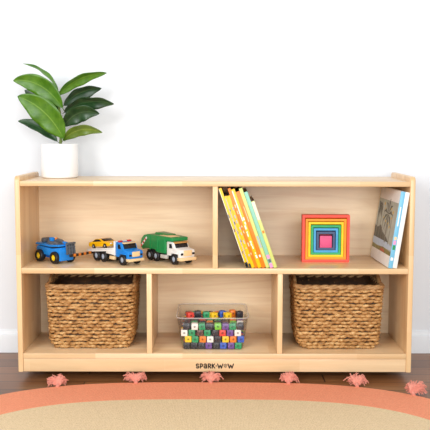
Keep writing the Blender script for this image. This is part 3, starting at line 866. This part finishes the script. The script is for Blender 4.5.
bars += [('b', (0.1055 + 0.0016 * k, 0.011, 0.032 + 0.0105 * k), (0.004, 0.034, 0.0036), 0.001) for k in range(4)]
bars += [('b', (0.103, y, 0.037), (0.012, 0.005, 0.006), 0.001) for y in (0.002, 0.020)] + [('b', (0.1095, 0.011, 0.0655), (0.009, 0.034, 0.005), 0.002), ('b', (0.1035, 0.011, 0.048), (0.002, 0.030, 0.034), 0.0005, ry(-8))]
P('grille_guard', ld, K('grey'), *bars)

# --- blue flatbed tow truck
tt = thing('toy_tow_truck', 'blue and white toy flatbed tow truck carrying a yellow car', 'toy vehicle', (-0.3620, 0.1725, ZM1), (0, 0, math.radians(-46.5)), 'toy vehicles')
R = 0.0176
for x in (0.0, 0.0370, 0.1370):
    for y in (-0.0265, 0.0265): wheel(tt, x, y, R, 0.0125, 'black', 'light_grey', 1, 0.66)
P('chassis', tt, K('black', 0.6), ('b', (0.064, 0, 0.0205), (0.190, 0.030, 0.009), 0.001))
P('fuel_tank', tt, K('cream'), ('b', (0.082, -0.026, 0.0185), (0.026, 0.010, 0.011), 0.002), ('b', (0.082, 0.026, 0.0185), (0.026, 0.010, 0.011), 0.002))
TA = math.radians(-7.0)
bed = P('flatbed', tt, K('white'), ('b', (0.024, 0, 0.0395), (0.148, 0.066, 0.0045), 0.001, ry(-7.0)), ('b', (0.024, -0.0315, 0.0380), (0.146, 0.003, 0.010), 0.001, ry(-7.0)), ('b', (0.024, 0.0315, 0.0380), (0.146, 0.003, 0.010), 0.001, ry(-7.0)),
  ('p', [(0.052, 0.030), (0.094, 0.028), (0.094, 0.044), (0.052, 0.040)], -0.031, 0.031, 0.001))
P('headboard', tt, K('white'), ('b', (0.0965, -0.029, 0.050), (0.005, 0.006, 0.046), 0.001), ('b', (0.0965, 0.029, 0.050), (0.005, 0.006, 0.046), 0.001), ('b', (0.0965, 0, 0.071), (0.005, 0.060, 0.004), 0.001))
P('winch', tt, K('grey'), ('b', (0.0915, 0, 0.0575), (0.004, 0.046, 0.018), 0.001), ('c', (0.087, -0.018, 0.054), (0.087, 0.018, 0.054), 0.004, 0.004, 12))
cab = P('cab', tt, K('blue'), ('p', [(0.1005, 0.024), (0.120, 0.024), (0.122, 0.034), (0.152, 0.034), (0.154, 0.022), (0.1660, 0.022), (0.1675, 0.040), (0.1640, 0.0460), (0.1400, 0.0500), (0.1320, 0.0680), (0.1270, 0.0705), (0.1030, 0.0705), (0.1005, 0.068)], -0.0285, 0.0285, 0.0018),
  ('b', (0.137, -0.0285, 0.0365), (0.034, 0.006, 0.005), 0.002), ('b', (0.137, 0.0285, 0.0365), (0.034, 0.006, 0.005), 0.002))
P('windshield', cab, K('glass', 0.15), ('p', [(0.1385, 0.0515), (0.1405, 0.0510), (0.1340, 0.0670), (0.1318, 0.0668)], -0.0245, 0.0245, 0.0004))
P('window', cab, K('glass', 0.15), ('p', [(0.1130, 0.0500), (0.1290, 0.0500), (0.1240, 0.0640), (0.1130, 0.0640)], -0.0293, -0.0281, 0.0003))
P('window', cab, K('glass', 0.15), ('p', [(0.1130, 0.0500), (0.1290, 0.0500), (0.1240, 0.0640), (0.1130, 0.0640)], 0.0281, 0.0293, 0.0003))
P('sun_visor', cab, K('cream'), ('b', (0.1345, 0, 0.0692), (0.010, 0.052, 0.0025), 0.0008, ry(14)))
P('grille', cab, K('cream'), ('b', (0.1680, 0, 0.0365), (0.003, 0.030, 0.016), 0.001), *[('b', (0.1698, y, 0.0365), (0.0015, 0.0015, 0.014), 0.0003) for y in (-0.010, -0.005, 0, 0.005, 0.010)])
for s in (-1, 1): P('headlight', cab, K('glass', 0.2), ('b', (0.1672, s * 0.0215, 0.0335), (0.003, 0.009, 0.006), 0.001))
for s in (-1, 1): P('roof_light', cab, K('red'), ('b', (0.1110, s * 0.0175, 0.0725), (0.009, 0.013, 0.005), 0.0012))
P('bumper', tt, K('cream'), ('b', (0.1700, 0, 0.0185), (0.006, 0.060, 0.0085), 0.0015), ('b', (0.1620, -0.0275, 0.0185), (0.014, 0.005, 0.0085), 0.0012), ('b', (0.1620, 0.0275, 0.0185), (0.014, 0.005, 0.0085), 0.0012))
# striped tow bar swung out behind the bed
tb0, tb1 = Vector((-0.0355, -0.009, 0.0235)), Vector((0.0175, -0.1434, 0.0290))
d = tb1 - tb0; bm = bmesh.new(); q = d.to_track_quat('X', 'Z').to_matrix().to_4x4()
for k in range(10):
    add_box(bm, tb0 + d * ((k + 0.5) / 10), (d.length / 10, 0.006, 0.0085), 0.0003, q, k % 2)
obj('tow_bar', bm, [K('orange'), K('black')], tt)['label'] = 'orange and black striped tow bar'
P('tow_bar_mount', tt, K('black', 0.6), ('b', (-0.032, -0.006, 0.0235), (0.020, 0.016, 0.009), 0.001))

# --- yellow car riding on the bed
zb = 0.0395 + 0.00235
car = thing('toy_car', 'yellow toy sports car riding on the white flatbed of the tow truck', 'toy vehicle', (0, 0, 0), (0, 0, 0), 'toy vehicles')
r0 = Matrix.Translation((-0.3620, 0.1725, ZM1)) @ rz(-46.5) @ Matrix.Translation((0.024, 0, zb)) @ ry(-7.0) @ Matrix.Translation((-0.019, 0, 0.0)) @ Matrix.Scale(1.17, 4)
car.matrix_world = r0
R = 0.0062
for x in (-0.028, 0.025):
    for y in (-0.0165, 0.0165): wheel(car, x, y, R, 0.006, 'black', 'silver', 1)
cb = P('body', car, K('car_yellow', 0.25), ('p', [(-0.048, 0.006), (-0.037, 0.005), (-0.0355, 0.011), (-0.028, 0.0145), (-0.0205, 0.011), (-0.019, 0.005), (0.016, 0.005), (0.0175, 0.011), (0.025, 0.0145), (0.0325, 0.011), (0.034, 0.005), (0.046, 0.0055), (0.049, 0.010), (0.047, 0.0150), (0.022, 0.0185), (0.006, 0.0265), (-0.014, 0.0270), (-0.034, 0.0195), (-0.047, 0.0180), (-0.050, 0.012)], -0.0200, 0.0200, 0.0014))
P('window', cb, K('glass', 0.15), ('p', [(-0.029, 0.0190), (0.014, 0.0190), (0.004, 0.0250), (-0.014, 0.0253)], -0.0205, -0.0197, 0.0002))
P('window', cb, K('glass', 0.15), ('p', [(-0.029, 0.0190), (0.014, 0.0190), (0.004, 0.0250), (-0.014, 0.0253)], 0.0197, 0.0205, 0.0002))
P('windshield', cb, K('glass', 0.15), ('p', [(0.0195, 0.0192), (0.0210, 0.0196), (0.0075, 0.0264), (0.0065, 0.0256)], -0.0165, 0.0165, 0.0002))
P('headlight', cb, K('white'), ('b', (0.0480, -0.013, 0.012), (0.003, 0.007, 0.004), 0.001), ('b', (0.0480, 0.013, 0.012), (0.003, 0.007, 0.004), 0.001))

# --- green and white garbage truck
gt = thing('toy_garbage_truck', 'green and white toy garbage truck at the right of the parked toy vehicles', 'toy vehicle', (-0.1895, 0.1880, ZM1), (0, 0, math.radians(-50)), 'toy vehicles')
R = 0.0176
for x in (0.0, 0.0340, 0.1300):
    for y in (-0.0265, 0.0265): wheel(gt, x, y, R, 0.0125, 'black', 'light_grey', 1, 0.66)
P('chassis', gt, K('black', 0.6), ('b', (0.060, 0, 0.0215), (0.180, 0.030, 0.009), 0.001), ('b', (0.018, 0, 0.030), (0.070, 0.056, 0.008), 0.001))
P('side_step', gt, K('silver'), ('b', (0.076, -0.027, 0.020), (0.034, 0.010, 0.012), 0.002), ('b', (0.076, 0.027, 0.020), (0.034, 0.010, 0.012), 0.002))
hop = [(-0.036, 0.032), (-0.024, 0.038), (0.030, 0.038), (0.040, 0.030), (0.086, 0.030), (0.088, 0.0700), (0.122, 0.0720), (0.123, 0.0830), (0.090, 0.0845), (-0.010, 0.0845), (-0.030, 0.080), (-0.044, 0.068), (-0.049, 0.052), (-0.046, 0.038)]
bdy = P('hopper_body', gt, K('green'), ('p', hop, -0.0325, 0.0325, 0.0025))
for x in (0.006, 0.046, 0.083):
    for s in (-1, 1): P('rib', bdy, K('green'), ('b', (x, s * 0.0330, 0.058), (0.004, 0.002, 0.046), 0.0006))
P('top_hatch', bdy, K('green'), ('p', [(-0.006, 0.0835), (0.070, 0.0835), (0.064, 0.0880), (0.004, 0.0900)], -0.008, 0.026, 0.001))
P('sun_deck', bdy, K('cream'), ('b', (0.076, -0.006, 0.0848), (0.060, 0.036, 0.0014), 0.0004))
bm = bmesh.new()
s0, s1 = Vector((-0.043, -0.0330, 0.043)), Vector((-0.012, -0.0330, 0.074)); d = s1 - s0
for k in range(6): add_box(bm, s0 + d * ((k + 0.5) / 6), (d.length / 6, 0.002, 0.006), 0.0, ry(-45), k % 2)
obj('warning_stripe', bm, [K('red'), K('white')], bdy)['label'] = 'red and white striped bar'
cab = P('cab', gt, K('white'), ('p', [(0.0900, 0.026), (0.112, 0.026), (0.114, 0.035), (0.146, 0.035), (0.148, 0.022), (0.1600, 0.022), (0.1620, 0.042), (0.1580, 0.0480), (0.1330, 0.0520), (0.1250, 0.0680), (0.1200, 0.0700), (0.0920, 0.0700), (0.0900, 0.067)], -0.0285, 0.0285, 0.0018),
  ('b', (0.130, -0.0285, 0.0370), (0.036, 0.006, 0.005), 0.002), ('b', (0.130, 0.0285, 0.0370), (0.036, 0.006, 0.005), 0.002))
P('windshield', cab, K('glass', 0.15), ('p', [(0.1318, 0.0532), (0.1338, 0.0526), (0.1270, 0.0670), (0.1250, 0.0668)], -0.0245, 0.0245, 0.0004))
for s in (-1, 1): P('window', cab, K('glass', 0.15), ('p', [(0.1040, 0.0500), (0.1200, 0.0500), (0.1160, 0.0640), (0.1040, 0.0640)], s * 0.0287 - 0.0006, s * 0.0287 + 0.0006, 0.0003))
P('sun_visor', cab, M.setdefault('c_visor', plain('amber_visor', (206, 148, 84), 0.4)), ('b', (0.1275, 0, 0.0690), (0.012, 0.054, 0.0025), 0.0008, ry(14)))
P('grille', cab, K('cream'), ('b', (0.1625, 0, 0.0380), (0.003, 0.032, 0.018), 0.001), *[('b', (0.1643, y, 0.0380), (0.0015, 0.0015, 0.016), 0.0003) for y in (-0.010, -0.005, 0, 0.005, 0.010)])
for s in (-1, 1): P('headlight', cab, K('glass', 0.2), ('b', (0.1618, s * 0.0225, 0.0355), (0.003, 0.009, 0.007), 0.001))
P('bumper', gt, K('cream'), ('b', (0.1645, 0, 0.0195), (0.007, 0.062, 0.010), 0.002), ('b', (0.1560, -0.0285, 0.0195), (0.016, 0.005, 0.010), 0.0012), ('b', (0.1560, 0.0285, 0.0195), (0.016, 0.005, 0.010), 0.0012))
